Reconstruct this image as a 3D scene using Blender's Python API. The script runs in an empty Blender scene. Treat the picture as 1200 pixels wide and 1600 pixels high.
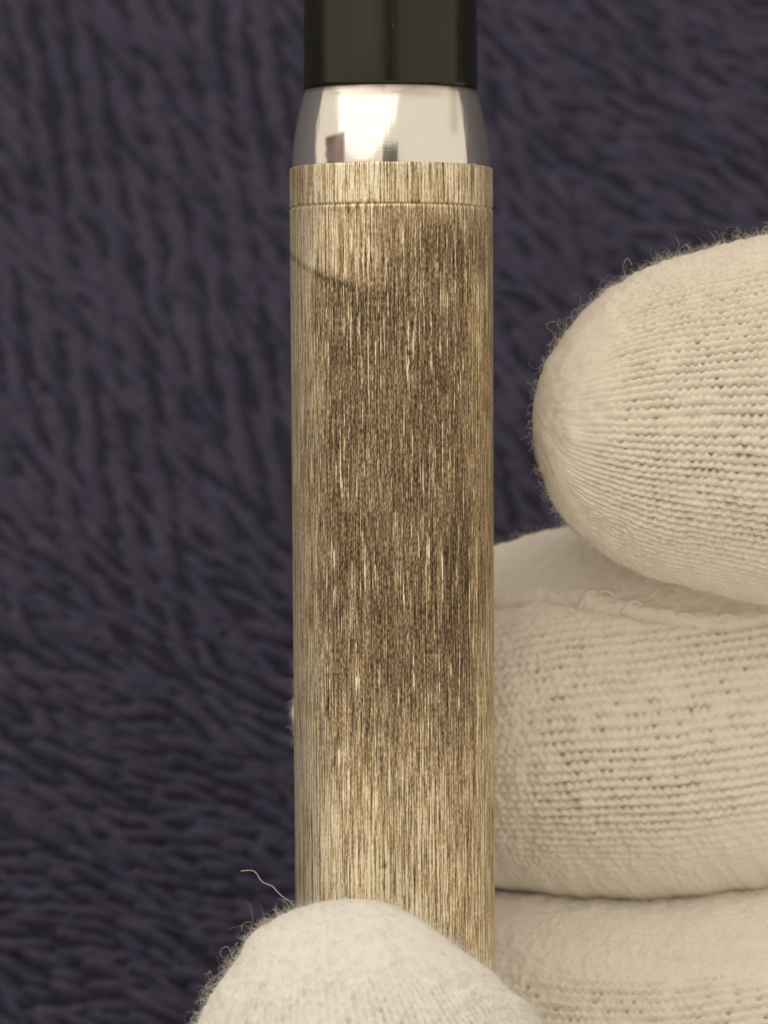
import bpy, math, random
import numpy as np
from mathutils import Matrix, Vector

rng = np.random.default_rng(7)
random.seed(7)
scene = bpy.context.scene
COL = scene.collection
scene.unit_settings.scale_length = 0.01          # one unit is one centimetre

# ------------------------------------------------------------------ camera, world, light
K = 315.0                  # photo pixels per cm on the plane of the pen
D = 25.4                   # camera to pen, cm
TILT = math.radians(22)    # the cloth lies flat, the camera leans
ROT = Matrix.Rotation(TILT, 3, 'X')
M3 = np.array(ROT)

def W(p):
    """pen-plane frame (x right, y along the pen, z to the camera) -> world"""
    return np.asarray(p, float) @ M3.T

cam_d = bpy.data.cameras.new('camera')
cam = bpy.data.objects.new('camera', cam_d)
COL.objects.link(cam)
cam.location = Vector(W((0, 0, D)))
cam.rotation_euler = ROT.to_euler()
cam_d.sensor_fit = 'VERTICAL'
cam_d.sensor_height = 24
cam_d.lens = 24 * D / (1600 / K)
cam_d.clip_start = 0.1
cam_d.clip_end = 500
cam_d.dof.use_dof = True
cam_d.dof.focus_distance = D - 0.45
cam_d.dof.aperture_fstop = 0.40
scene.camera = cam
# aperture is computed in metres for a mm lens: scale of one unit = 1 cm is handled by this f-stop

w = bpy.data.worlds.new('World')
scene.world = w
w.use_nodes = True
bg = w.node_tree.nodes['Background']
bg.inputs['Color'].default_value = (1.0, 0.885, 0.73, 1)
bg.inputs['Strength'].default_value = 0.79

def area(name, loc, target, size, power, color):
    l = bpy.data.lights.new(name, 'AREA')
    l.shape = 'DISK'
    l.size = size
    l.energy = power
    l.color = color
    o = bpy.data.objects.new(name, l)
    COL.objects.link(o)
    o.location = Vector(W(loc))
    d = Vector(W(target)) - o.location
    o.rotation_euler = d.to_track_quat('-Z', 'Y').to_euler()
    return o
area('room_lamp', (-30, 54, 42), (0, 0, 0), 110, 24500, (1.0, 0.945, 0.84))

scene.view_settings.view_transform = 'Standard'
scene.view_settings.look = 'None'
scene.view_settings.exposure = 0.0
scene.view_settings.gamma = 1.0
scene.cycles.max_bounces = 6
scene.cycles.use_denoising = True

# ------------------------------------------------------------------ helpers
def P(px, py, z=0.0):
    s = (D - z) / D
    return np.array([(px - 600) / K * s, (800 - py) / K * s, z])

def hash2(i, j, seed=0):
    i = np.asarray(i).astype(np.int64); j = np.asarray(j).astype(np.int64)
    h = (i * 374761393 + j * 668265263 + seed * 1442695041) & 0xFFFFFFFF
    h = ((h ^ (h >> 13)) * 1274126177) & 0xFFFFFFFF
    h = (h ^ (h >> 16)) & 0xFFFFFFFF
    h = (h * 2246822519) & 0xFFFFFFFF
    h = h ^ (h >> 15)
    return (h & 0xFFFFFF) / float(0xFFFFFF)

def vnoise(x, y, seed=0):
    xi = np.floor(x); yi = np.floor(y)
    fx = x - xi; fy = y - yi
    fx = fx * fx * (3 - 2 * fx); fy = fy * fy * (3 - 2 * fy)
    a = hash2(xi, yi, seed); b = hash2(xi + 1, yi, seed)
    c = hash2(xi, yi + 1, seed); d = hash2(xi + 1, yi + 1, seed)
    return (a * (1 - fx) + b * fx) * (1 - fy) + (c * (1 - fx) + d * fx) * fy

def fbm(x, y, seed=0, n=3):
    s = 0; a = 0.5; t = 0
    for k in range(n):
        s = s + a * vnoise(x * 2 ** k, y * 2 ** k, seed + k * 17); t += a; a *= 0.5
    return s / t

def sm(a, b, x):
    t = np.clip((x - a) / (b - a), 0, 1)
    return t * t * (3 - 2 * t)

def mesh_obj(name, verts, faces, mat, parent=None, smooth=True, attrs=None, uv=None):
    """verts (n,3) in the pen frame, faces (m,4) or (m,3) int array"""
    me = bpy.data.meshes.new(name)
    v = W(verts).astype(np.float32)
    faces = np.asarray(faces, np.int32)
    k = faces.shape[1]
    me.vertices.add(len(v)); me.vertices.foreach_set('co', v.ravel())
    me.loops.add(faces.size); me.loops.foreach_set('vertex_index', faces.ravel())
    me.polygons.add(len(faces))
    me.polygons.foreach_set('loop_start', np.arange(len(faces), dtype=np.int32) * k)
    me.update(calc_edges=True)
    me.polygons.foreach_set('use_smooth', np.full(len(faces), smooth))
    if attrs:
        for an, arr in attrs.items():
            if arr.ndim == 2:
                at = me.attributes.new(an, 'FLOAT_COLOR', 'POINT')
                at.data.foreach_set('color', np.c_[arr, np.ones(len(arr))].astype(np.float32).ravel())
            else:
                at = me.attributes.new(an, 'FLOAT', 'POINT')
                at.data.foreach_set('value', arr.astype(np.float32))
    if uv is not None:
        ul = me.uv_layers.new(name='UVMap')
        ul.data.foreach_set('uv', uv[faces.ravel()].astype(np.float32).ravel())
    me.validate()
    me.materials.append(mat)
    o = bpy.data.objects.new(name, me)
    COL.objects.link(o)
    if parent: o.parent = parent
    return o

def grid_faces(n, m, wrap=False, off=0):
    """n rows of m points"""
    mm = m if wrap else m - 1
    i = np.repeat(np.arange(n - 1), mm); j = np.tile(np.arange(mm), n - 1)
    j2 = (j + 1) % m
    return np.c_[i * m + j, i * m + j2, (i + 1) * m + j2, (i + 1) * m + j] + off

def tag(o, **kw):
    for k, v in kw.items(): o[k] = v
    return o

class NT:
    def __init__(self, name):
        self.m = bpy.data.materials.new(name); self.m.use_nodes = True
        self.t = self.m.node_tree; self.b = self.t.nodes['Principled BSDF']
    def n(self, typ, **kw):
        nd = self.t.nodes.new(typ)
        for k, v in kw.items():
            if k.startswith('i_'):
                key = k[2:]
                key = int(key) if key.isdigit() else key.replace('_', ' ')
                nd.inputs[key].default_value = v
            else: setattr(nd, k, v)
        return nd
    def l(self, a, b): self.t.links.new(a, b)
    def val(self, **kw):
        for k, v in kw.items(): self.b.inputs[k.replace('_', ' ')].default_value = v
    def math(self, op, a, b=None, clamp=False):
        nd = self.n('ShaderNodeMath', operation=op, use_clamp=clamp)
        for i, x in enumerate((a, b)):
            if x is None: continue
            if isinstance(x, (int, float)): nd.inputs[i].default_value = x
            else: self.l(x, nd.inputs[i])
        return nd.outputs[0]
    def mixc(self, f, a, b, blend='MIX'):
        nd = self.n('ShaderNodeMix', data_type='RGBA', blend_type=blend)
        for s, x in ((nd.inputs[0], f), (nd.inputs[6], a), (nd.inputs[7], b)):
            if isinstance(x, (int, float, tuple)): s.default_value = x
            else: self.l(x, s)
        return nd.outputs[2]
    def noise(self, vec, scale, detail=2, rough=0.5, stretch=None):
        if stretch is not None:
            mp = self.n('ShaderNodeMapping'); mp.inputs['Scale'].default_value = stretch
            self.l(vec, mp.inputs[0]); vec = mp.outputs[0]
        nd = self.n('ShaderNodeTexNoise'); nd.inputs['Scale'].default_value = scale
        nd.inputs['Detail'].default_value = detail; nd.inputs['Roughness'].default_value = rough
        self.l(vec, nd.inputs['Vector'])
        return nd.outputs['Fac']
    def ramp(self, f, *stops):
        nd = self.n('ShaderNodeValToRGB'); cr = nd.color_ramp
        while len(cr.elements) < len(stops): cr.elements.new(0.5)
        for e, (p, c) in zip(cr.elements, stops):
            e.position = p; e.color = c if len(c) == 4 else (*c, 1)
        self.l(f, nd.inputs[0])
        return nd.outputs[0]

# ------------------------------------------------------------------ materials
def m_brushed(name, tarnished=True):
    t = NT(name)
    uv = t.n('ShaderNodeUVMap').outputs[0]
    tar_refl = t.n('ShaderNodeAttribute', attribute_name='tarnish_reflect').outputs['Fac']
    s1 = t.noise(uv, 1, 2, 0.55, (90, 1.4, 1))       # long brush strokes
    s2 = t.noise(uv, 1, 2, 0.6, (150, 7.0, 1))        # short fine ones
    s3 = t.noise(uv, 1, 2, 0.6, (130, 42, 1))         # speckle
    s4 = t.noise(uv, 1, 3, 0.6, (6, 3, 1))           # clouds
    brk = t.noise(uv, 1, 2, 0.6, (70, 8.0, 1))
    glint = t.noise(uv, 1, 1, 0.5, (125, 1.9, 1))
    def step(x, lo, hi):
        nd = t.n('ShaderNodeMapRange', interpolation_type='SMOOTHSTEP')
        t.l(x, nd.inputs[0]); nd.inputs[1].default_value = lo; nd.inputs[2].default_value = hi
        return nd.outputs[0]
    paleness = t.math('SUBTRACT', 1.0, tar_refl, True)
    st = t.math('ADD', t.math('MULTIPLY', s1, t.math('ADD', 0.24, t.math('MULTIPLY', paleness, 0.30))), t.math('MULTIPLY', s2, 0.42))
    st = t.math('ADD', st, t.math('MULTIPLY', s3, t.math('SUBTRACT', 0.42, t.math('MULTIPLY', paleness, 0.20))))
    st = t.math('DIVIDE', st, 1.12)
    v = t.math('ADD', st, t.math('MULTIPLY', t.math('SUBTRACT', s4, 0.5), 0.10))
    v = t.math('ADD', 0.5, t.math('MULTIPLY', t.math('SUBTRACT', v, 0.5), t.math('ADD', 1.7, t.math('MULTIPLY', paleness, 0.5))))
    v = t.math('SUBTRACT', v, t.math('MULTIPLY', tar_refl, 0.125))
    lines = t.math('MULTIPLY', step(glint, 0.565, 0.635), step(brk, 0.45, 0.60))  # scratch glints put into the colour as bright lines
    v = t.math('ADD', v, t.math('MULTIPLY', lines, 0.34))
    dark = t.math('MULTIPLY', step(t.noise(uv, 1, 1, 0.5, (105, 1.8, 1)), 0.62, 0.70), step(s4, 0.40, 0.58))
    v = t.math('SUBTRACT', v, t.math('MULTIPLY', dark, 0.12))
    c = t.ramp(v, (0.21, (0.062, 0.040, 0.022)), (0.36, (0.248, 0.180, 0.107)), (0.46, (0.43, 0.328, 0.202)),
               (0.57, (0.68, 0.54, 0.345)), (0.72, (1.0, 0.93, 0.73)))
    t.l(c, t.b.inputs['Base Color'])
    r = t.math('SUBTRACT', 0.70, t.math('MULTIPLY', v, 0.40), True)
    t.l(r, t.b.inputs['Roughness'])
    t.val(Metallic=0.70)
    bp = t.n('ShaderNodeBump', i_Strength=0.75, i_Distance=0.004)
    t.l(st, bp.inputs['Height']); t.l(bp.outputs[0], t.b.inputs['Normal'])
    return t.m

def m_ring():
    t = NT('polished_silver')
    tar_refl = t.n('ShaderNodeAttribute', attribute_name='tarnish_reflect').outputs['Fac']
    uv = t.n('ShaderNodeUVMap').outputs[0]
    n = t.noise(uv, 9, 3, 0.6)
    base = t.mixc(t.math('MULTIPLY', n, 0.35), (0.93, 0.90, 0.84, 1), (0.80, 0.74, 0.66, 1))
    c = t.mixc(tar_refl, base, (0.21, 0.15, 0.135, 1))
    t.l(c, t.b.inputs['Base Color'])
    t.val(Metallic=0.88)
    t.l(t.math('ADD', t.math('MULTIPLY', n, 0.10), t.math('ADD', 0.07, t.math('MULTIPLY', tar_refl, 0.2))), t.b.inputs['Roughness'])
    bp = t.n('ShaderNodeBump', i_Strength=0.30, i_Distance=0.006)
    sc = t.math('ADD', t.noise(uv, 1, 2, 0.5, (16, 3, 1)), t.math('MULTIPLY', t.noise(uv, 1, 2, 0.6, (5, 110, 1)), 0.10))
    t.l(t.math('ADD', sc, t.math('MULTIPLY', t.noise(uv, 1, 2, 0.6, (120, 14, 1)), 0.12)), bp.inputs['Height']); t.l(bp.outputs[0], t.b.inputs['Normal'])
    return t.m

def m_black():
    t = NT('black_resin')
    uv = t.n('ShaderNodeUVMap').outputs[0]
    n = t.noise(uv, 1, 3, 0.6, (40, 40, 1))
    t.val(Base_Color=(0.012, 0.012, 0.007, 1))
    dust = t.ramp(t.noise(uv, 1, 2, 0.5, (55, 55, 1)), (0.70, (0.0095, 0.009, 0.004)), (0.78, (0.10, 0.09, 0.07)))
    t.l(dust, t.b.inputs['Base Color'])
    scuff = t.noise(uv, 1, 3, 0.6, (22, 1.2, 1))
    t.l(t.math('ADD', t.math('MULTIPLY', scuff, 0.22), t.math('ADD', 0.08, t.math('MULTIPLY', n, 0.12))), t.b.inputs['Roughness'])
    t.b.inputs['IOR'].default_value = 1.5
    bp = t.n('ShaderNodeBump', i_Strength=0.08, i_Distance=0.003)
    t.l(t.noise(uv, 1, 1, 0.5, (60, 3, 1)), bp.inputs['Height']); t.l(bp.outputs[0], t.b.inputs['Normal'])
    return t.m

def m_cotton(name, fibre=False):
    t = NT(name)
    if fibre:
        t.val(Base_Color=(0.80, 0.77, 0.69, 1), Roughness=0.8)
        t.b.inputs['Specular IOR Level'].default_value = 0.15
        return t.m
    tc = t.n('ShaderNodeTexCoord').outputs['Object']
    n1 = t.noise(tc, 2.2, 3, 0.6)
    n2 = t.noise(tc, 75, 3, 0.7)
    warm = t.n('ShaderNodeAttribute', attribute_name='warm_light').outputs['Fac']
    c = t.mixc(n1, (0.91, 0.90, 0.87, 1), (0.87, 0.845, 0.80, 1))
    c = t.mixc(warm, c, t.mixc(n1, (0.90, 0.83, 0.695, 1), (0.85, 0.765, 0.65, 1)))  # warm light tint mixed into the cotton colour
    c = t.mixc(t.math('MULTIPLY', t.math('SUBTRACT', n2, 0.35, True), 0.5), c, (0.76, 0.69, 0.585, 1))
    gap = t.n('ShaderNodeAttribute', attribute_name='gap').outputs['Fac']      # brown dots in the open loops
    c = t.mixc(gap, c, (0.50, 0.37, 0.27, 1))
    t.l(c, t.b.inputs['Base Color'])
    t.val(Roughness=1.0)
    t.b.inputs['Specular IOR Level'].default_value = 0.1
    t.b.inputs['Sheen Weight'].default_value = 0.25
    t.b.inputs['Sheen Roughness'].default_value = 0.6
    bp = t.n('ShaderNodeBump', i_Strength=0.7, i_Distance=0.006)
    n3 = t.noise(tc, 110, 3, 0.75)
    t.l(n3, bp.inputs['Height']); t.l(bp.outputs[0], t.b.inputs['Normal'])
    return t.m

def m_cloth():
    t = NT('navy_fleece')
    a = t.n('ShaderNodeAttribute', attribute_name='tint').outputs['Color']
    tc = t.n('ShaderNodeTexCoord').outputs['Object']
    n = t.noise(tc, 45, 3, 0.7)
    c = t.mixc(t.math('MULTIPLY', n, 0.6), a, (0.066, 0.062, 0.098, 1))
    t.l(c, t.b.inputs['Base Color'])
    t.val(Roughness=1.0)
    t.b.inputs['Specular IOR Level'].default_value = 0.08
    t.b.inputs['Sheen Weight'].default_value = 0.10
    bp = t.n('ShaderNodeBump', i_Strength=0.8, i_Distance=0.015)
    t.l(t.noise(tc, 60, 3, 0.7), bp.inputs['Height']); t.l(bp.outputs[0], t.b.inputs['Normal'])
    return t.m

def m_plain(name, col, rough, metal=0.0):
    t = NT(name)
    tc = t.n('ShaderNodeTexCoord').outputs['Object']
    n = t.noise(tc, 12, 3, 0.6)
    t.l(t.mixc(n, (*col, 1), (*[c * 0.7 for c in col], 1)), t.b.inputs['Base Color'])
    t.val(Roughness=rough, Metallic=metal)
    return t.m

MAT_CAP = m_brushed('brushed_silver')
MAT_RING = m_ring()
MAT_BLACK = m_black()
MAT_GLOVE = m_cotton('cotton_knit')
MAT_FIBRE = m_cotton('cotton_fibre', True)
MAT_CLOTH = m_cloth()
MAT_LINT = m_plain('navy_lint', (0.075, 0.07, 0.105), 0.9)

# ------------------------------------------------------------------ cloth under the pen
CA = TILT                       # cloth plane leans this much in the pen frame
CZ = -4.4                      # its depth at the middle of the picture
def cloth_to_pen(x, y, h):
    return np.stack([x, y * math.cos(CA) + h * math.sin(CA), CZ - y * math.sin(CA) + h * math.cos(CA)], -1)

def build_cloth():
    res = 0.018
    X0, X1, Y0, Y1 = -4.6, 4.6, -5.2, 5.2
    nx = int((X1 - X0) / res) + 1; ny = int((Y1 - Y0) / res) + 1
    xs = np.linspace(X0, X1, nx); ys = np.linspace(Y0, Y1, ny)
    H = np.zeros((ny, nx)); C = np.zeros((ny, nx, 3)); C[:] = (0.011, 0.011, 0.023)
    palette = np.array([(0.060, 0.058, 0.098), (0.050, 0.051, 0.096), (0.088, 0.064, 0.100), (0.070, 0.068, 0.094), (0.038, 0.042, 0.104)])
    y = Y0; row = 0
    while y < Y1:
        g = float(sm(-1.9, 0.6, y))
        lam = 0.178; wd = 0.094
        for col in range(int((X1 - X0) / lam) + 1):
            cx0 = X0 + ((col + 0.5) * lam - 0.16 * y + 0.022 * math.sin(row * 2.4 + col * 0.7)) % (X1 - X0)
            right = float(sm(0.2, 1.6, cx0))
            gg = g * (1 - 0.70 * right)
            ang = math.radians(-14 - 44 * gg + rng.normal(0, 9) + 9 * math.sin(cx0 * 5 + y * 3))
            L = lam * (0.78 + 0.12 * gg) * rng.uniform(0.75, 1.2); Wd = 0.033 * rng.uniform(0.75, 1.3)
            cx = cx0 + rng.normal(0, lam * 0.10); cy = y + rng.normal(0, wd * 0.13) + 0.05 * math.sin(cx * 1.9 + 0.7 * y) + 0.02 * math.sin(cx * 7 + row)
            hh = rng.uniform(0.55, 1.0)
            i0 = max(int((cx - L - X0) / res), 0); i1 = min(int((cx + L - X0) / res) + 2, nx)
            j0 = max(int((cy - L - Y0) / res), 0); j1 = min(int((cy + L - Y0) / res) + 2, ny)
            if i1 > i0 and j1 > j0:
                gx = xs[i0:i1][None] - cx; gy = ys[j0:j1][:, None] - cy
                a = (gx * math.cos(ang) + gy * math.sin(ang)) / L
                b = (-gx * math.sin(ang) + gy * math.cos(ang)) / Wd + 0.5 * a * (1 - a * a)
                q = 1 - a * a - b * b
                hv = np.where(q > 0, hh * (0.10 - 0.055 * g) * np.maximum(q, 0) ** 0.7 * (1 - 0.22 * np.abs(np.sin(b * 5.5 + 2 * a + cx * 9))), 0)
                sub = H[j0:j1, i0:i1]; m = hv > sub
                sub[m] = hv[m]
                C[j0:j1, i0:i1][m] = (0.6 * palette.mean(0) + 0.4 * palette[rng.integers(5)]) * rng.uniform(0.85, 1.12)
        y += wd; row += 1
    gx, gy = np.meshgrid(xs, ys)
    H += 0.16 * (fbm(gx * 0.9 + 5, gy * 0.9, 3) - 0.5) + 0.014 * vnoise(gx * 20, gy * 20, 9) + 0.012 * vnoise(gx * 45, gy * 45, 10)
    edge = np.minimum(np.minimum(gx - X0, X1 - gx), np.minimum(gy - Y0, Y1 - gy))
    H = H * sm(0, 0.4, edge)
    V = cloth_to_pen(gx, gy, H).reshape(-1, 3)
    F = grid_faces(ny, nx)
    # the rest of the sheet, out to where the table ends
    R = 60.0
    ox = np.array([-R, X0, X1, R]); oy = np.array([-R, Y0, Y1, R])
    oxx, oyy = np.meshgrid(ox, oy)
    V2 = cloth_to_pen(oxx, oyy, np.zeros_like(oxx)).reshape(-1, 3)
    F2 = grid_faces(4, 4, off=len(V)); F2 = np.delete(F2, 4, axis=0)
    tint = np.vstack([C.reshape(-1, 3), np.tile((0.030, 0.033, 0.058), (16, 1))])
    o = mesh_obj('cloth', np.vstack([V, V2]), np.vstack([F, F2]), MAT_CLOTH, attrs={'tint': tint})
    tag(o, kind='structure', label='dark navy looped fleece cloth lying under the pen and the gloved hand')
    return o, (gx, gy, H)

cloth, cloth_hf = build_cloth()   # its pile is added with the other fibres below

# ------------------------------------------------------------------ pen
def pen_axis(py):
    """photo x of the pen's axis at photo height py"""
    return 611.5 + (py - 320) * 0.0052

def lathe(name, prof, mat, parent, nth=360, attr=None, uoff=0.0):
    """prof: list of (py, r_px); dense rings are the caller's business"""
    prof = np.array(prof, float)
    n = len(prof)
    th = np.linspace(-math.pi, math.pi, nth + 1)            # seam at the back
    py = prof[:, 0][:, None]; r = prof[:, 1][:, None] / K
    cx = (pen_axis(py) - 600) / K
    x = cx + r * np.sin(th)[None]; z = r * np.cos(th)[None]
    y = np.broadcast_to((800 - py) / K * (D - 0.5) / D, x.shape)      # py is where the near side of the pen shows
    V = np.stack([x, y, z], -1).reshape(-1, 3)
    F = grid_faces(n, nth + 1)[:, ::-1]
    uv = np.stack([np.broadcast_to(th[None] * 0.5 + uoff, x.shape), y], -1).reshape(-1, 2)
    at = None
    if attr is not None:
        pxs = pen_axis(py) + prof[:, 1][:, None] * np.sin(th)[None]
        a = attr(pxs, np.broadcast_to(py, x.shape), np.broadcast_to(th[None], x.shape))
        at = {'tarnish_reflect': np.where(np.cos(th)[None] > -0.3, a, 0.35).reshape(-1)}  # carries real tarnish and the painted reflections
    return mesh_obj(name, V, F, mat, parent, attrs=at, uv=uv)

def dense(pts, step):
    pts = sorted(pts)
    out = []
    for (a, ra), (b, rb) in zip(pts, pts[1:]):
        k = max(1, int(abs(b - a) / step))
        for i in range(k): out.append((a + (b - a) * i / k, ra + (rb - ra) * i / k))
    out.append(pts[-1])
    return out

pen = bpy.data.objects.new('pen', None)
COL.objects.link(pen)
tag(pen, label='pen with a tarnished brushed silver cap, polished ring and black barrel', category='pen')

def cap_tarnish_reflect(px, py, th):
    u = th * 0.5; v = -py / K
    n = fbm(u * 5, v * 2.2, 31, 4) - 0.5
    n2 = fbm(u * 14, v * 5, 37, 3) - 0.5
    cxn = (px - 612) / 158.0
    # tarnish plus a dark reflection painted into the middle, flanks painted brighter
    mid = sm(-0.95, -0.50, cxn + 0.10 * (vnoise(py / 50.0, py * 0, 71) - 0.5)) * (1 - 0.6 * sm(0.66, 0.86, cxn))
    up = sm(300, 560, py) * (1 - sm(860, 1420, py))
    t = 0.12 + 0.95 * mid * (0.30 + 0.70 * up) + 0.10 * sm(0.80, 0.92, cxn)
    # upper right thumb smear just below the seam
    t += 0.65 * np.exp(-((px - 705) / 62) ** 2 - ((py - 385) / 42) ** 2)
    # paler upper left, bounded by an old curved stain line
    line = 390 + 44 * (1 - np.exp(-(px - 456) / 42.0)) + 0.16 * (px - 456)
    t -= 0.28 * (1 - sm(-14, 14, py - line)) * (1 - sm(520, 640, px)) * sm(318, 340, py)
    t += 0.75 * np.exp(-((py - line - 2) / 6.5) ** 2) * (1 - sm(510, 600, px)) 
    t += 0.38 * np.exp(-((py - line - 26) / 34.0) ** 2) * sm(490, 530, px) * (1 - sm(570, 660, px))
    # rim highlight and bright lower reflection painted in, pale right edge
    t -= 0.50 * np.exp(-((py - 319) / 3.5) ** 2)  # painted highlight along the rim
    t -= 0.30 * sm(1000, 1350, py) * (1 - 0.6 * sm(640, 740, px))  # bright reflection low on the cap, painted
    t += 0.25 * np.exp(-((px - 715) / 30) ** 2) * sm(820, 900, py) * (1 - sm(1000, 1200, py))
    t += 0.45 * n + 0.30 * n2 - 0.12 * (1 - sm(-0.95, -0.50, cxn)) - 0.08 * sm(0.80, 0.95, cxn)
    # pits
    for (qx, qy, rr) in ((601, 1352, 4), (664, 724, 9), (548, 565, 5), (660, 950, 4)):
        t += 1.1 * np.exp(-((px - qx) ** 2 + (py - qy) ** 2) / rr ** 2)
    return np.clip(t, -0.3, 1.5)

def band_tarnish(px, py, th):
    n = fbm(th * 9, py / 24.0, 51, 3) - 0.5
    return np.clip(-0.22 + 0.5 * n + 0.45 * np.exp(-((px - 470) / 16) ** 2), -0.4, 1)

def ring_tarnish_reflect(px, py, th):
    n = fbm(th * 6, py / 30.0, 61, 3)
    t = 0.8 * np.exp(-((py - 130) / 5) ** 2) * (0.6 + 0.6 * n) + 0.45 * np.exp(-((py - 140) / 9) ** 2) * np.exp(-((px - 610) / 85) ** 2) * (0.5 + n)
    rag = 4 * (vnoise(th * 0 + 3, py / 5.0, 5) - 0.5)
    t += 1.0 * sm(508, 514, px + rag) * (1 - sm(537, 542, px)) * sm(203, 212, py + (px - 525) * 0.25) * (0.7 + 0.5 * n)  # dark side reflection painted on the left of the ring
    t += 0.30 * np.exp(-((px - 708) / 7) ** 2) * (1 - sm(195, 215, py)) + 0.35 * sm(722, 740, px) * n  # right streak painted as a reflected band; darker towards the right edge
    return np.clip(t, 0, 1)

# black barrel, on past the top of the picture to its rounded end
bar = [(-1150, 2), (-1147, 30), (-1138, 58), (-1120, 82), (-1090, 100), (-1000, 112), (-600, 128), (-100, 135), (122, 136), (126, 135.6), (127.5, 132), (136, 128)]
lathe('barrel', dense(bar, 40), MAT_BLACK, pen, 220)
# polished ring
rp = [(126.8, 122), (127.4, 131), (128.6, 133.4), (131, 134.6), (135, 136.0), (138.5, 137.8)]
for yy in np.arange(142, 253, 2.0):
    d = 253 - yy
    rp.append((yy, 155.2 - 0.035 * d - 0.00105 * d * d - 1.6e-9 * d ** 4))
rp.append((254, 155.0)); rp.append((262, 150))
lathe('polished_ring', rp, MAT_RING, pen, 360, ring_tarnish_reflect)
# brushed band
bp_ = [(251.5, 150), (252.2, 156.2), (253.5, 158.2)] + [(y, 158.6) for y in np.arange(256, 314, 3.0)] + [(313.5, 158.4), (315.4, 157.2), (316.4, 155.2)]
lathe('brushed_band', bp_, MAT_CAP, pen, 480, band_tarnish, 3.37)
# brushed cap
cp = [(316.4, 155), (317.4, 156.4), (320.4, 158.6)]
for y in np.arange(322, 1650, 3.0): cp.append((y, 158.6 - (y - 320) * 0.0027))
cp += [(2000, 154), (2060, 150), (2090, 138), (2104, 110), (2108, 60), (2109, 2)]
lathe('brushed_cap', cp, MAT_CAP, pen, 420, cap_tarnish_reflect)

# ------------------------------------------------------------------ gloved hand
def spline(tbl, t):
    """tbl rows (t, values...), smooth interpolation (cubic Hermite, Catmull slopes)"""
    tbl = np.array(tbl, float)
    x = tbl[:, 0]; out = []
    i = np.clip(np.searchsorted(x, t) - 1, 0, len(x) - 2)
    h = x[i + 1] - x[i]; u = (t - x[i]) / h
    for k in range(1, tbl.shape[1]):
        y = tbl[:, k]
        d = np.gradient(y, x)
        out.append((2*u**3-3*u**2+1)*y[i] + (u**3-2*u**2+u)*h*d[i] + (-2*u**3+3*u**2)*y[i+1] + (u**3-u**2)*h*d[i+1])
    return out

def knit(u, v, seed):
    """height of a worn jersey knit in -1..~0.5; u in stitches along, v in rows across"""
    v = v + 0.9 * (fbm(u * 0.05, v * 0.05, seed + 3, 2) - 0.5) + 0.22 * (vnoise(u * 0.45, v * 0.6, seed + 4) - 0.5)
    u = u + 1.2 * (vnoise(u * 0.2, v * 0.35, seed + 5) - 0.5)
    k = np.round(v); ph = hash2(k, k * 0 + 11, seed)
    dv = v - k + 0.11 * np.sin(2 * math.pi * (u + ph + 0.25)) * (0.4 + 1.2 * vnoise(u * 0.4, k * 0.7, seed + 9))
    j = np.round(u + ph); du = u + ph - j
    hole = hash2(k, j, seed + 1)
    wear = vnoise(u * 0.16, v * 0.20, seed + 8)
    g = np.exp(-(dv / 0.20) ** 2)
    H = -0.95 * g * (0.55 + 0.9 * vnoise(u * 0.5, k * 1.0, seed + 6))
    H -= (0.15 + 0.95 * hole ** 2.5) * (0.6 + 0.7 * wear) * np.exp(-(du / 0.27) ** 2 - (dv / 0.22) ** 2)
    G = np.clip((hole * (0.6 + 0.7 * wear) - 0.50) * 1.7, 0, 1) * np.exp(-(du / 0.20) ** 2 - (dv / 0.15) ** 2)
    H += 0.22 * np.cos(2 * math.pi * (u + ph + 0.5)) * (1 - g) * 0.25
    H += 0.30 * (vnoise(u * 1.3, v * 2.2, seed + 7) - 0.5)
    return H, G

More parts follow.
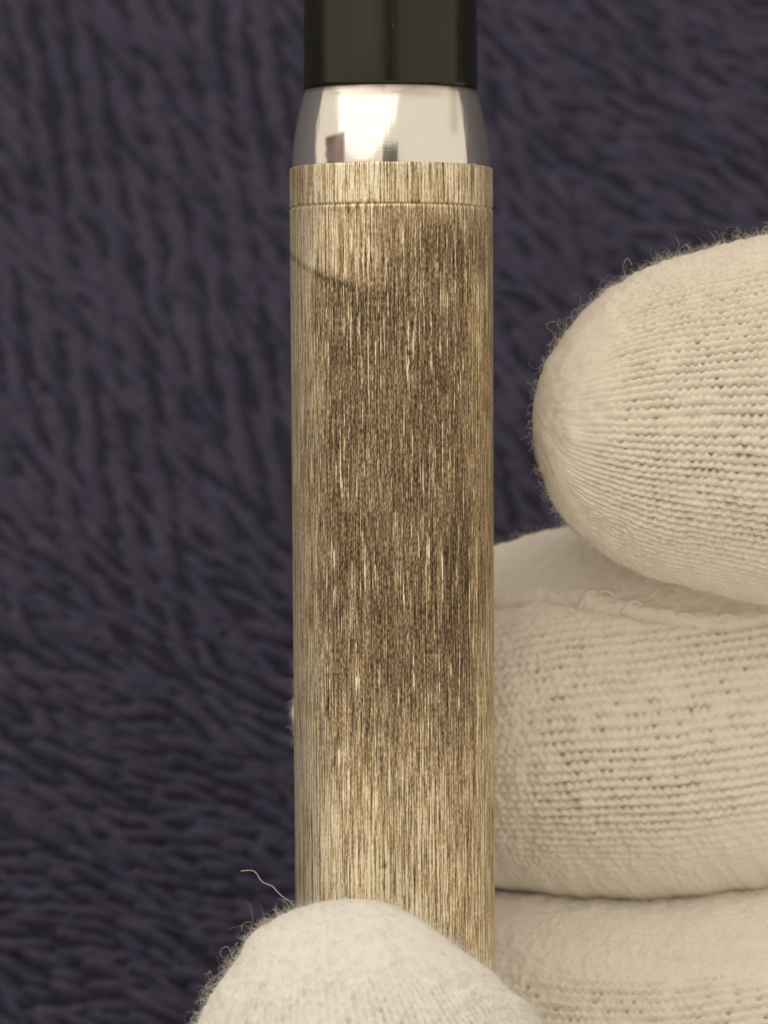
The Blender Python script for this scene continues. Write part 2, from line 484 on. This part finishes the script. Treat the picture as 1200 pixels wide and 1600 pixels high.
SURF = {}; GAPS = []
def finger(key, tbl, dense_to, rows, seed, mask=None, front=106, pitch=0.041, nlen=None, res=0.0068, amp=0.023, lumps=0.035):
    """tbl rows: (t cm from tip, px, py, z, r2 in px^2 across, r2 in px^2 in depth)"""
    tend = tbl[-1][0]
    q = np.linspace(0, 1, 26)[:-1]
    t = np.concatenate([0.30 * q ** 2, np.arange(0.30, dense_to, res), np.arange(dense_to, tend + 0.01, 0.12)])
    px, py, z, r2a, r2b = spline(tbl, t)
    tb = np.array(tbl)
    ka, kb = spline(np.c_[np.sqrt(tb[:, 0]), np.sqrt(tb[:, 4]), np.sqrt(tb[:, 5])], np.sqrt(t)); r2a = ka ** 2; r2b = kb ** 2
    s = (D - z) / D
    c = np.stack([(px - 600) / K * s, (800 - py) / K * s, z], -1)
    ra = np.sqrt(np.maximum(r2a, 0)) / K * s; rb = np.sqrt(np.maximum(r2b, 0)) / K * s
    hi = np.minimum(t + 0.6, tend); lo = np.maximum(t - 0.6, 0.0)      # a calm tangent keeps the rings parallel
    T = np.stack([np.interp(hi, t, c[:, k]) - np.interp(lo, t, c[:, k]) for k in range(3)], -1)
    T /= np.linalg.norm(T, axis=1)[:, None]
    Nf = np.array([0, 0, 1.0]) - T * T[:, 2:3]; Nf /= np.linalg.norm(Nf, axis=1)[:, None]
    B = np.cross(Nf, T)
    f = math.radians(front)
    nd = int(rows * front / 180 * 5.2)
    phi = np.concatenate([np.linspace(-f, f, nd), np.linspace(f, 2 * math.pi - f, 60)[1:-1]])
    cs, sn = np.cos(phi), np.sin(phi)
    e = 0.92                                                       # a shade boxier than an ellipse
    cs2 = np.sign(cs) * np.abs(cs) ** e; sn2 = np.sign(sn) * np.abs(sn) ** e
    V = c[:, None] + ra[:, None, None] * sn2[None, :, None] * B[:, None] + rb[:, None, None] * cs2[None, :, None] * Nf[:, None]
    # normals
    dT = np.gradient(V, axis=0); dP = (np.roll(V, -1, 1) - np.roll(V, 1, 1))
    Nn = np.cross(dP, dT); Nn /= (np.linalg.norm(Nn, axis=2)[..., None] + 1e-12)
    Nn *= np.sign((Nn * (V - c[:, None])).sum())
    tt = np.broadcast_to(t[:, None], V.shape[:2]); pp = np.broadcast_to(phi[None], V.shape[:2])
    u = tt / pitch; v = pp / (2 * math.pi) * rows
    rad = ra[:, None] / ra.max()
    fade = sm(0.28, 0.72, rad * np.ones_like(pp)) * sm(dense_to + 0.05, dense_to - 0.2, tt) * sm(math.radians(front), math.radians(front - 16), np.abs(np.arctan2(np.sin(pp), np.cos(pp))))
    ppx = V[..., 0] / ((D - V[..., 2]) / D) * K + 600; ppy = 800 - V[..., 1] / ((D - V[..., 2]) / D) * K
    if mask is not None: fade = fade * mask(ppx, ppy, tt, pp)
    h, gap = knit(u, v, seed); h = amp * h * fade; GAPS.append((gap * sm(0.45, 0.9, fade)).reshape(-1))
    h = h + lumps * (fbm(tt * 1.3 + seed, np.sin(pp) * 1.3 + np.cos(pp), seed + 20, 3) - 0.5) * sm(0, 0.25, rad)
    qx, qy = V[..., 0] * 0.94 + V[..., 2] * 0.5, V[..., 1] * 0.94 - V[..., 2] * 0.35      # felted lumps of the worn cotton
    h = h + (0.014 * (vnoise(qx * 13, qy * 13, seed + 30) - 0.5) + 0.012 * (vnoise(qx * 31, qy * 38, seed + 31) - 0.5) + 0.009 * (vnoise(qx * 62, qy * 74, seed + 32) - 0.5)) * sm(0.0, 0.3, rad)
    extra = EXTRA.get(key)
    if extra is not None: h = h + extra(ppx, ppy, tt, pp)
    V = V + Nn * h[..., None]
    SURF[key] = (V, Nn, t, phi, ppx, ppy)
    n, m = V.shape[:2]
    return V.reshape(-1, 3), grid_faces(n, m, wrap=True)

def seam_mid(px): return np.interp(px, [700, 780, 850, 900, 1000, 1130, 1200, 1400], [948, 945, 934, 942, 962, 984, 972, 950])
def seam_low(px): return np.interp(px, [700, 780, 900, 1000, 1100, 1200, 1400], [1470, 1478, 1492, 1500, 1502, 1488, 1470])
EXTRA = {
    'middle': lambda x, y, t, p: (0.020 * np.exp(-((y - seam_mid(x) + 12) / 11) ** 2) - 0.035 * np.exp(-((y - seam_mid(x) - 2) / 5) ** 2) * (0.3 + vnoise(x / 26, x * 0, 91))) * (np.cos(p) > -0.2),
    'index': lambda x, y, t, p: (-0.030 * np.exp(-((y - seam_low(x)) / 7) ** 2) * sm(940, 1060, x) + 0.014 * np.exp(-((y - seam_low(x) + 16) / 12) ** 2)) * (np.cos(p) > -0.2),
}

# ring finger: its tip hangs free beside the pen, nearest of the three fingers
T_RING = [(0.00, 833, 642, -0.25, 0, 0), (0.02, 839, 643, -0.25, 50**2, 42**2), (0.055, 850, 646, -0.25, 87**2, 70**2), (0.12, 870, 655, -0.25, 128**2, 105**2),
          (0.21, 899, 656, -0.26, 167**2, 138**2), (0.34, 940, 655, -0.26, 201**2, 170**2), (0.54, 1003, 656, -0.28, 236**2, 200**2), (0.85, 1100, 658, -0.32, 264**2, 225**2),
          (1.17, 1200, 655, -0.36, 290**2, 240**2), (2.0, 1450, 650, -0.5, 305**2, 250**2), (3.4, 1900, 700, -1.2, 310**2, 260**2), (5.0, 2350, 850, -1.9, 310**2, 260**2)]
# middle finger: behind the pen, its tip just shows on the pen's left
T_MID = [(0.00, 473, 1195, -1.30, 0, 0), (0.02, 479, 1193, -1.30, 62**2, 55**2), (0.08, 494, 1180, -1.30, 104**2, 100**2), (0.20, 520, 1162, -1.30, 165**2, 150**2), (0.55, 630, 1142, -1.30, 232**2, 220**2),
         (1.00, 775, 1128, -1.30, 266**2, 258**2), (1.40, 900, 1115, -1.30, 292**2, 262**2), (1.75, 1010, 1108, -1.30, 302**2, 262**2), (2.35, 1200, 1085, -1.32, 300**2, 262**2), (3.1, 1450, 1070, -1.4, 300**2, 262**2), (5.8, 2350, 1150, -1.9, 310**2, 270**2)]
# index finger: behind the pen and under the thumb
T_IND = [(0.00, 470, 1690, -1.25, 0, 0), (0.02, 477, 1690, -1.25, 60**2, 55**2), (0.08, 495, 1689, -1.25, 112**2, 100**2), (0.20, 535, 1687, -1.25, 165**2, 150**2), (0.55, 650, 1686, -1.25, 255**2, 222**2),
         (0.90, 765, 1688, -1.25, 302**2, 250**2), (1.40, 920, 1696, -1.25, 303**2, 262**2), (1.75, 1020, 1694, -1.25, 302**2, 262**2), (2.35, 1210, 1674, -1.27, 302**2, 262**2), (3.1, 1450, 1660, -1.4, 300**2, 262**2), (5.8, 2350, 1600, -1.9, 310**2, 270**2)]
# thumb: in front of the pen, pressing it on to the fingers
T_THU = [(0.00, 524, 1406, 1.16, 0, 0), (0.02, 522, 1412, 1.16, 50**2, 36**2), (0.06, 519, 1425, 1.16, 88**2, 64**2), (0.14, 522, 1450, 1.16, 130**2, 96**2), (0.22, 526, 1475, 1.17, 155**2, 118**2),
         (0.30, 530, 1500, 1.17, 180**2, 136**2), (0.49, 541, 1560, 1.18, 234**2, 170**2), (0.62, 548, 1600, 1.2, 260**2, 192**2), (1.0, 568, 1700, 1.2, 302**2, 220**2), (1.6, 640, 1880, 1.15, 322**2, 240**2), (2.6, 890, 2110, 0.9, 318**2, 260**2), (4.2, 1450, 2230, 0.0, 350**2, 290**2), (6.0, 2050, 2150, -1.2, 400**2, 320**2)]

def mask_ring(x, y, t, p):
    return sm(0.07, 0.42, t - 0.16 * np.sin(p)) * (0.30 + 0.70 * sm(390, 480, y + 0.10 * (x - 1000))) * (1 - 0.75 * sm(830, 915, y - 0.12 * (x - 1000)))
def mask_mid(x, y, t, p):
    return (0.45 + 0.55 * sm(785, 880, x)) * sm(960, 1000, y) * (1 - 0.8 * sm(1290, 1370, y + 0.25 * np.maximum(x - 950, 0)))
def mask_ind(x, y, t, p):
    return 0.25 + 0.75 * sm(1510, 1550, y)
def mask_thu(x, y, t, p):
    return 0.15 + 0.85 * sm(1470, 1560, y)

parts = [finger('ring', T_RING, 1.75, 126, 101, mask_ring),
         finger('middle', T_MID, 2.95, 124, 202, mask_mid, front=92),
         finger('index', T_IND, 2.95, 124, 303, mask_ind, front=92),
         finger('thumb', T_THU, 1.05, 130, 404, mask_thu, amp=0.017)]

def blob(rows, nth=72):
    """palm and wrist: rows (cx, cy, cz, half height, half depth)"""
    rows = np.array(rows, float)
    tt = np.linspace(0, 1, 60)
    vals = spline(np.c_[np.linspace(0, 1, len(rows)), rows], tt)
    th = np.linspace(0, 2 * math.pi, nth, endpoint=False)
    cx, cy, cz, a, b = [q[:, None] for q in vals]
    a = np.maximum(a, 0.02); b = np.maximum(b, 0.02)
    x = np.broadcast_to(cx, (60, nth)); yv = cy + a * np.cos(th); zv = cz + b * np.sin(th)
    return np.stack([x, yv, zv], -1).reshape(-1, 3), grid_faces(60, nth, wrap=True)
parts.append(blob([(4.1, -1.2, -1.6, .05, .05), (4.3, -1.3, -1.65, 2.2, .75), (5.2, -1.6, -1.7, 3.6, 1.1), (7.5, -2.0, -1.6, 4.0, 1.3), (9.5, -2.3, -1.5, 3.7, 1.35), (11.5, -2.5, -1.4, 2.9, 1.4), (13.5, -2.6, -1.4, 2.7, 1.5), (16, -2.7, -1.3, 2.9, 1.6), (16.2, -2.7, -1.3, .05, .05)]))

vo, fo, off = [], [], 0
for v, f in parts:
    vo.append(v); fo.append(f + off); off += len(v)
warm = np.concatenate([np.full(len(v), y) for (v, f), y in zip(parts, (0.85, 0.6, 0.5, 0.0, 0.5))])  # warmer light on the fingers painted in per part, thumb left cooler
hand = mesh_obj('gloved_hand', np.vstack(vo), np.vstack(fo), MAT_GLOVE, attrs={'warm_light': warm, 'gap': np.concatenate(GAPS + [np.zeros(len(parts[-1][0]))])})
tag(hand, label='hand in a fuzzy white cotton knit glove gripping the pen', category='hand')

# fibres -------------------------------------------------------------
def strands(P0, dirs, length, radius, curl, nseg=5, seed=1, droop=None):
    """a bundle of curly threads as thin three-sided tubes -> verts, faces"""
    r = np.random.default_rng(seed)
    n = len(P0)
    length = np.broadcast_to(length, (n,)); radius = np.broadcast_to(radius, (n,))
    pts = [P0]; d = dirs / np.linalg.norm(dirs, axis=1)[:, None]
    ax = r.normal(size=(n, 3)); ax /= np.linalg.norm(ax, axis=1)[:, None]
    for k in range(nseg):
        d = d + curl * np.cross(ax, d) + 0.25 * curl * r.normal(size=(n, 3))
        if droop is not None: d = d + droop
        d /= np.linalg.norm(d, axis=1)[:, None]
        pts.append(pts[-1] + d * (length / nseg)[:, None])
    pts = np.stack(pts, 1)                                  # n, s, 3
    tg = np.gradient(pts, axis=1); tg /= np.linalg.norm(tg, axis=2)[..., None]
    a = np.cross(tg, ax[:, None]); a /= (np.linalg.norm(a, axis=2)[..., None] + 1e-9)
    b = np.cross(tg, a)
    s = nseg + 1
    taper = np.linspace(1, 0.45, s)[None, :, None]
    rings = []
    for q in range(3):
        an = 2 * math.pi * q / 3
        rings.append(pts + (a * math.cos(an) + b * math.sin(an)) * radius[:, None, None] * taper)
    V = np.stack(rings, 2).reshape(-1, 3)                   # n, s, 3
    base = (np.arange(n) * s * 3)[:, None, None]
    kk = (np.arange(nseg) * 3)[None, :, None]
    q = np.arange(3)[None, None, :]; q2 = (q + 1) % 3
    A = base + kk + q; Bq = base + kk + q2
    F = np.stack([A, Bq, Bq + 3, A + 3], -1).reshape(-1, 4)
    return V, F

def pick(key, n, keep=None):
    V, N, t, phi, ppx, ppy = SURF[key]
    e1 = np.diff(V, axis=0)[:, :-1]; e2 = np.diff(V, axis=1)[:-1]
    A = np.linalg.norm(np.cross(e1, e2), axis=2)
    A = A * (ppx[:-1, :-1] < 1260) * (ppy[:-1, :-1] < 1660) * (np.cos(phi)[None, :-1] > -0.45)
    if keep is not None: A = A * keep(ppx[:-1, :-1], ppy[:-1, :-1], V[:-1, :-1], N[:-1, :-1])
    p = A.ravel() / A.sum()
    idx = rng.choice(len(p), n, p=p)
    i, j = np.unravel_index(idx, A.shape)
    jit = rng.random((n, 2, 1))
    Pp = V[i, j] + (V[i + 1, j] - V[i, j]) * jit[:, 0] + (V[i, j + 1] - V[i, j]) * jit[:, 1]
    return Pp, N[i, j]

fv, ff, off = [], [], 0
for key, n in (('ring', 11000), ('middle', 6500), ('index', 2500), ('thumb', 10000)):
    p, nn = pick(key, n)
    d = nn * 0.45 + rng.normal(size=(n, 3)) * 0.6
    L = rng.uniform(0.02, 0.075, n) * rng.uniform(0.6, 1.3, n)
    v, f = strands(p - nn * 0.004, d, L, rng.uniform(0.0005, 0.0010, n), 0.5, 4, n)
    fv.append(v); ff.append(f + off); off += len(v)
    # longer flyaways
    m = n // 20
    p, nn = pick(key, m, lambda x, y, V, N: np.abs(N[..., 2]) < 0.45)
    d = nn * 0.8 + rng.normal(size=(m, 3)) * 0.5
    v, f = strands(p - nn * 0.004, d, rng.uniform(0.05, 0.16, m), rng.uniform(0.0004, 0.0008, m), 0.55, 8, n + 1)
    fv.append(v); ff.append(f + off); off += len(v)
fuzz = mesh_obj('cotton_fuzz', np.vstack(fv), np.vstack(ff), MAT_FIBRE, hand)
fuzz['kind'] = 'stuff'

pg, pgy, pH = cloth_hf
m = 14000
pi, pj = rng.integers(60, pg.shape[0] - 60, m), rng.integers(60, pg.shape[1] - 60, m)
p = cloth_to_pen(pg[pi, pj], pgy[pi, pj], pH[pi, pj])
up = np.array([0, math.sin(CA), math.cos(CA)])
d = up * 0.35 + rng.normal(size=(m, 3)) * np.array([0.7, 0.5, 0.3]) + np.array([0.25, -0.35, 0])
v, f = strands(p, d, rng.uniform(0.06, 0.20, m), rng.uniform(0.0012, 0.0028, m), 0.4, 4, 77)
pile = mesh_obj('fleece_pile', v, f, MAT_LINT, cloth)
pile['kind'] = 'stuff'

# seam threads and the long stray thread ---------------------------------
def tube(name, pts, rad, parent, mat, sides=6):
    pts = np.asarray(pts, float)
    n = len(pts); rad = np.broadcast_to(rad, (n,))
    tg = np.gradient(pts, axis=0); tg /= np.linalg.norm(tg, axis=1)[:, None]
    a = np.cross(tg, (0.1, 0.2, 0.97)); a /= np.linalg.norm(a, axis=1)[:, None]
    b = np.cross(tg, a)
    an = np.linspace(0, 2 * math.pi, sides, endpoint=False)
    V = pts[:, None] + (a[:, None] * np.cos(an)[None, :, None] + b[:, None] * np.sin(an)[None, :, None]) * rad[:, None, None]
    return mesh_obj(name, V.reshape(-1, 3), grid_faces(n, sides, wrap=True), mat, parent)

def on_surface(key, px, py):
    V, N, t, phi, X, Y = SURF[key]
    dd = (X - px) ** 2 + (Y - py) ** 2 + 1e6 * (N[..., 2] < 0)
    i, j = np.unravel_index(np.argmin(dd), dd.shape)
    return V[i, j], N[i, j]

def seam_stitch(key, a, b, bow, rad=0.012):
    pa, na = on_surface(key, *a); pb, nb = on_surface(key, *b)
    u = np.linspace(0, 1, 9)[:, None]
    side = np.cross(pb - pa, na); side /= np.linalg.norm(side)
    pts = pa * (1 - u) + pb * u + (na + nb) / 2 * (0.016 * np.sin(math.pi * u) - 0.006) + side * bow * np.sin(math.pi * u)
    pts += rng.normal(size=pts.shape) * 0.0015
    rr = rad * (0.55 + 0.45 * np.sin(math.pi * u[:, 0])) * rng.uniform(0.85, 1.2)
    return tube('seam_stitch', pts, rr, hand, MAT_FIBRE)
for a, b, bow in (((852, 926), (884, 932), -0.02), ((884, 930), (902, 942), 0.01), ((868, 940), (900, 952), 0.012), ((905, 950), (912, 936), 0.006),
                  ((912, 936), (934, 928), -0.012), ((934, 928), (962, 936), -0.02), ((926, 946), (966, 950), -0.018), ((968, 958), (978, 944), 0.006),
                  ((978, 946), (1004, 948), -0.012), ((1000, 954), (1032, 962), -0.016), ((1040, 968), (1050, 950), 0.005), ((1052, 962), (1092, 972), -0.02),
                  ((1108, 980), (1120, 962), 0.005), ((1122, 966), (1160, 972), -0.018), ((1168, 978), (1196, 970), -0.014)):
    seam_stitch('middle', a, b, bow)

st = [(376, 1361, 0.9), (392, 1360, 0.92), (400, 1364, .95), (408, 1376, .98), (416, 1381, 1.0), (426, 1385, 1.03), (434, 1394, 1.06), (444, 1403, 1.1), (455, 1410, 1.12), (462, 1422, 1.1)]
tt = np.linspace(0, len(st) - 1, 40)
sx = spline(np.c_[np.arange(len(st)), np.array(st)], tt)
pts = np.array([P(x, y, z) for x, y, z in zip(*sx)])
tag(tube('stray_thread', pts, 0.0013, hand, MAT_FIBRE, 5), label='long loose cotton thread lifting off the thumb')
# lint loops at the glove's edges
def loops(name, spots, key_seed):
    r = np.random.default_rng(key_seed)
    vv, ff_, o_ = [], [], 0
    for (px, py, z, nx, ny, k) in spots:
        for q in range((k + 1) // 2 if px < 600 else (k + 2) // 3):
            p0 = P(px + r.normal(0, 9), py + r.normal(0, 9), z + r.normal(0, .05))[None]
            d = np.array([[nx, ny, r.normal(0, .5)]]) + r.normal(size=(1, 3)) * 0.6
            v, f = strands(p0, d, np.array([r.uniform(0.07, 0.20)]), np.array([r.uniform(0.0006, 0.0013)]), r.uniform(0.35, 0.75), 12, int(r.integers(1e6)))
            vv.append(v); ff_.append(f + o_); o_ += len(v)
    o = mesh_obj(name, np.vstack(vv), np.vstack(ff_), MAT_FIBRE, hand)
    o['kind'] = 'stuff'
edge = [(318, 1575, 1.15, -1, .5, 8), (335, 1545, 1.15, -1, .6, 8), (352, 1525, 1.15, -1, .7, 8), (370, 1500, 1.15, -1, .8, 8), (388, 1480, 1.15, -1, .9, 8), (402, 1465, 1.15, -.8, 1, 10), (418, 1446, 1.15, -.7, 1, 10), (436, 1432, 1.15, -.5, 1, 8),
        (862, 540, -.3, -1, .5, 4), (885, 505, -.3, -1, .7, 7), (905, 482, -.3, -.9, .8, 7), (930, 462, -.3, -.8, .9, 7), (960, 440, -.3, -.6, 1, 6), (1000, 415, -.3, -.4, 1, 6), (1040, 402, -.3, -.3, 1, 7), (1080, 393, -.3, -.2, 1, 8), (1120, 385, -.3, -.2, 1, 7), (1160, 375, -.3, -.2, 1, 6), (1190, 366, -.3, -.2, 1, 6)]
loops('lint_loops', edge, 55)

# ------------------------------------------------------------------ the phone that takes the picture, mirrored in the ring
def rbox(name, x0, x1, y0, y1, z0, z1, r, mat, parent=None):
    k = 8; ring = []
    for cx, cy, a0 in ((x1 - r, y1 - r, 0), (x0 + r, y1 - r, 90), (x0 + r, y0 + r, 180), (x1 - r, y0 + r, 270)):
        for i in range(k + 1):
            a = math.radians(a0 + 90 * i / k); ring.append((cx + r * math.cos(a), cy + r * math.sin(a)))
    n = len(ring); prof = [(z0, 0.0), (z0, 0.96), (z0 + 0.08, 1), (z1 - 0.08, 1), (z1, 0.96), (z1, 0.0)]
    mx, my = (x0 + x1) / 2, (y0 + y1) / 2
    V = [((mx + (x - mx) * max(s, .001)), (my + (y - my) * max(s, .001)), z) for z, s in prof for x, y in ring]
    return mesh_obj(name, np.array(V), grid_faces(len(prof), n, wrap=True), mat, parent, smooth=False)
MAT_PHONE = m_plain('dark_phone_glass', (0.02, 0.02, 0.022), 0.35)
ph = bpy.data.objects.new('phone', None); COL.objects.link(ph)
ph.location = Vector(W((-0.6, -3.2, D + 0.9)))
tag(ph, label='dark phone seen only as a small dark reflection in the polished ring', category='phone')
def ph_child(o):
    o.parent = ph; o.matrix_parent_inverse = Matrix.Translation(-ph.location); return o
ph_child(rbox('phone_body', -3.9, 3.3, -9.0, 8.6, D + 0.45, D + 1.2, 0.9, MAT_PHONE))
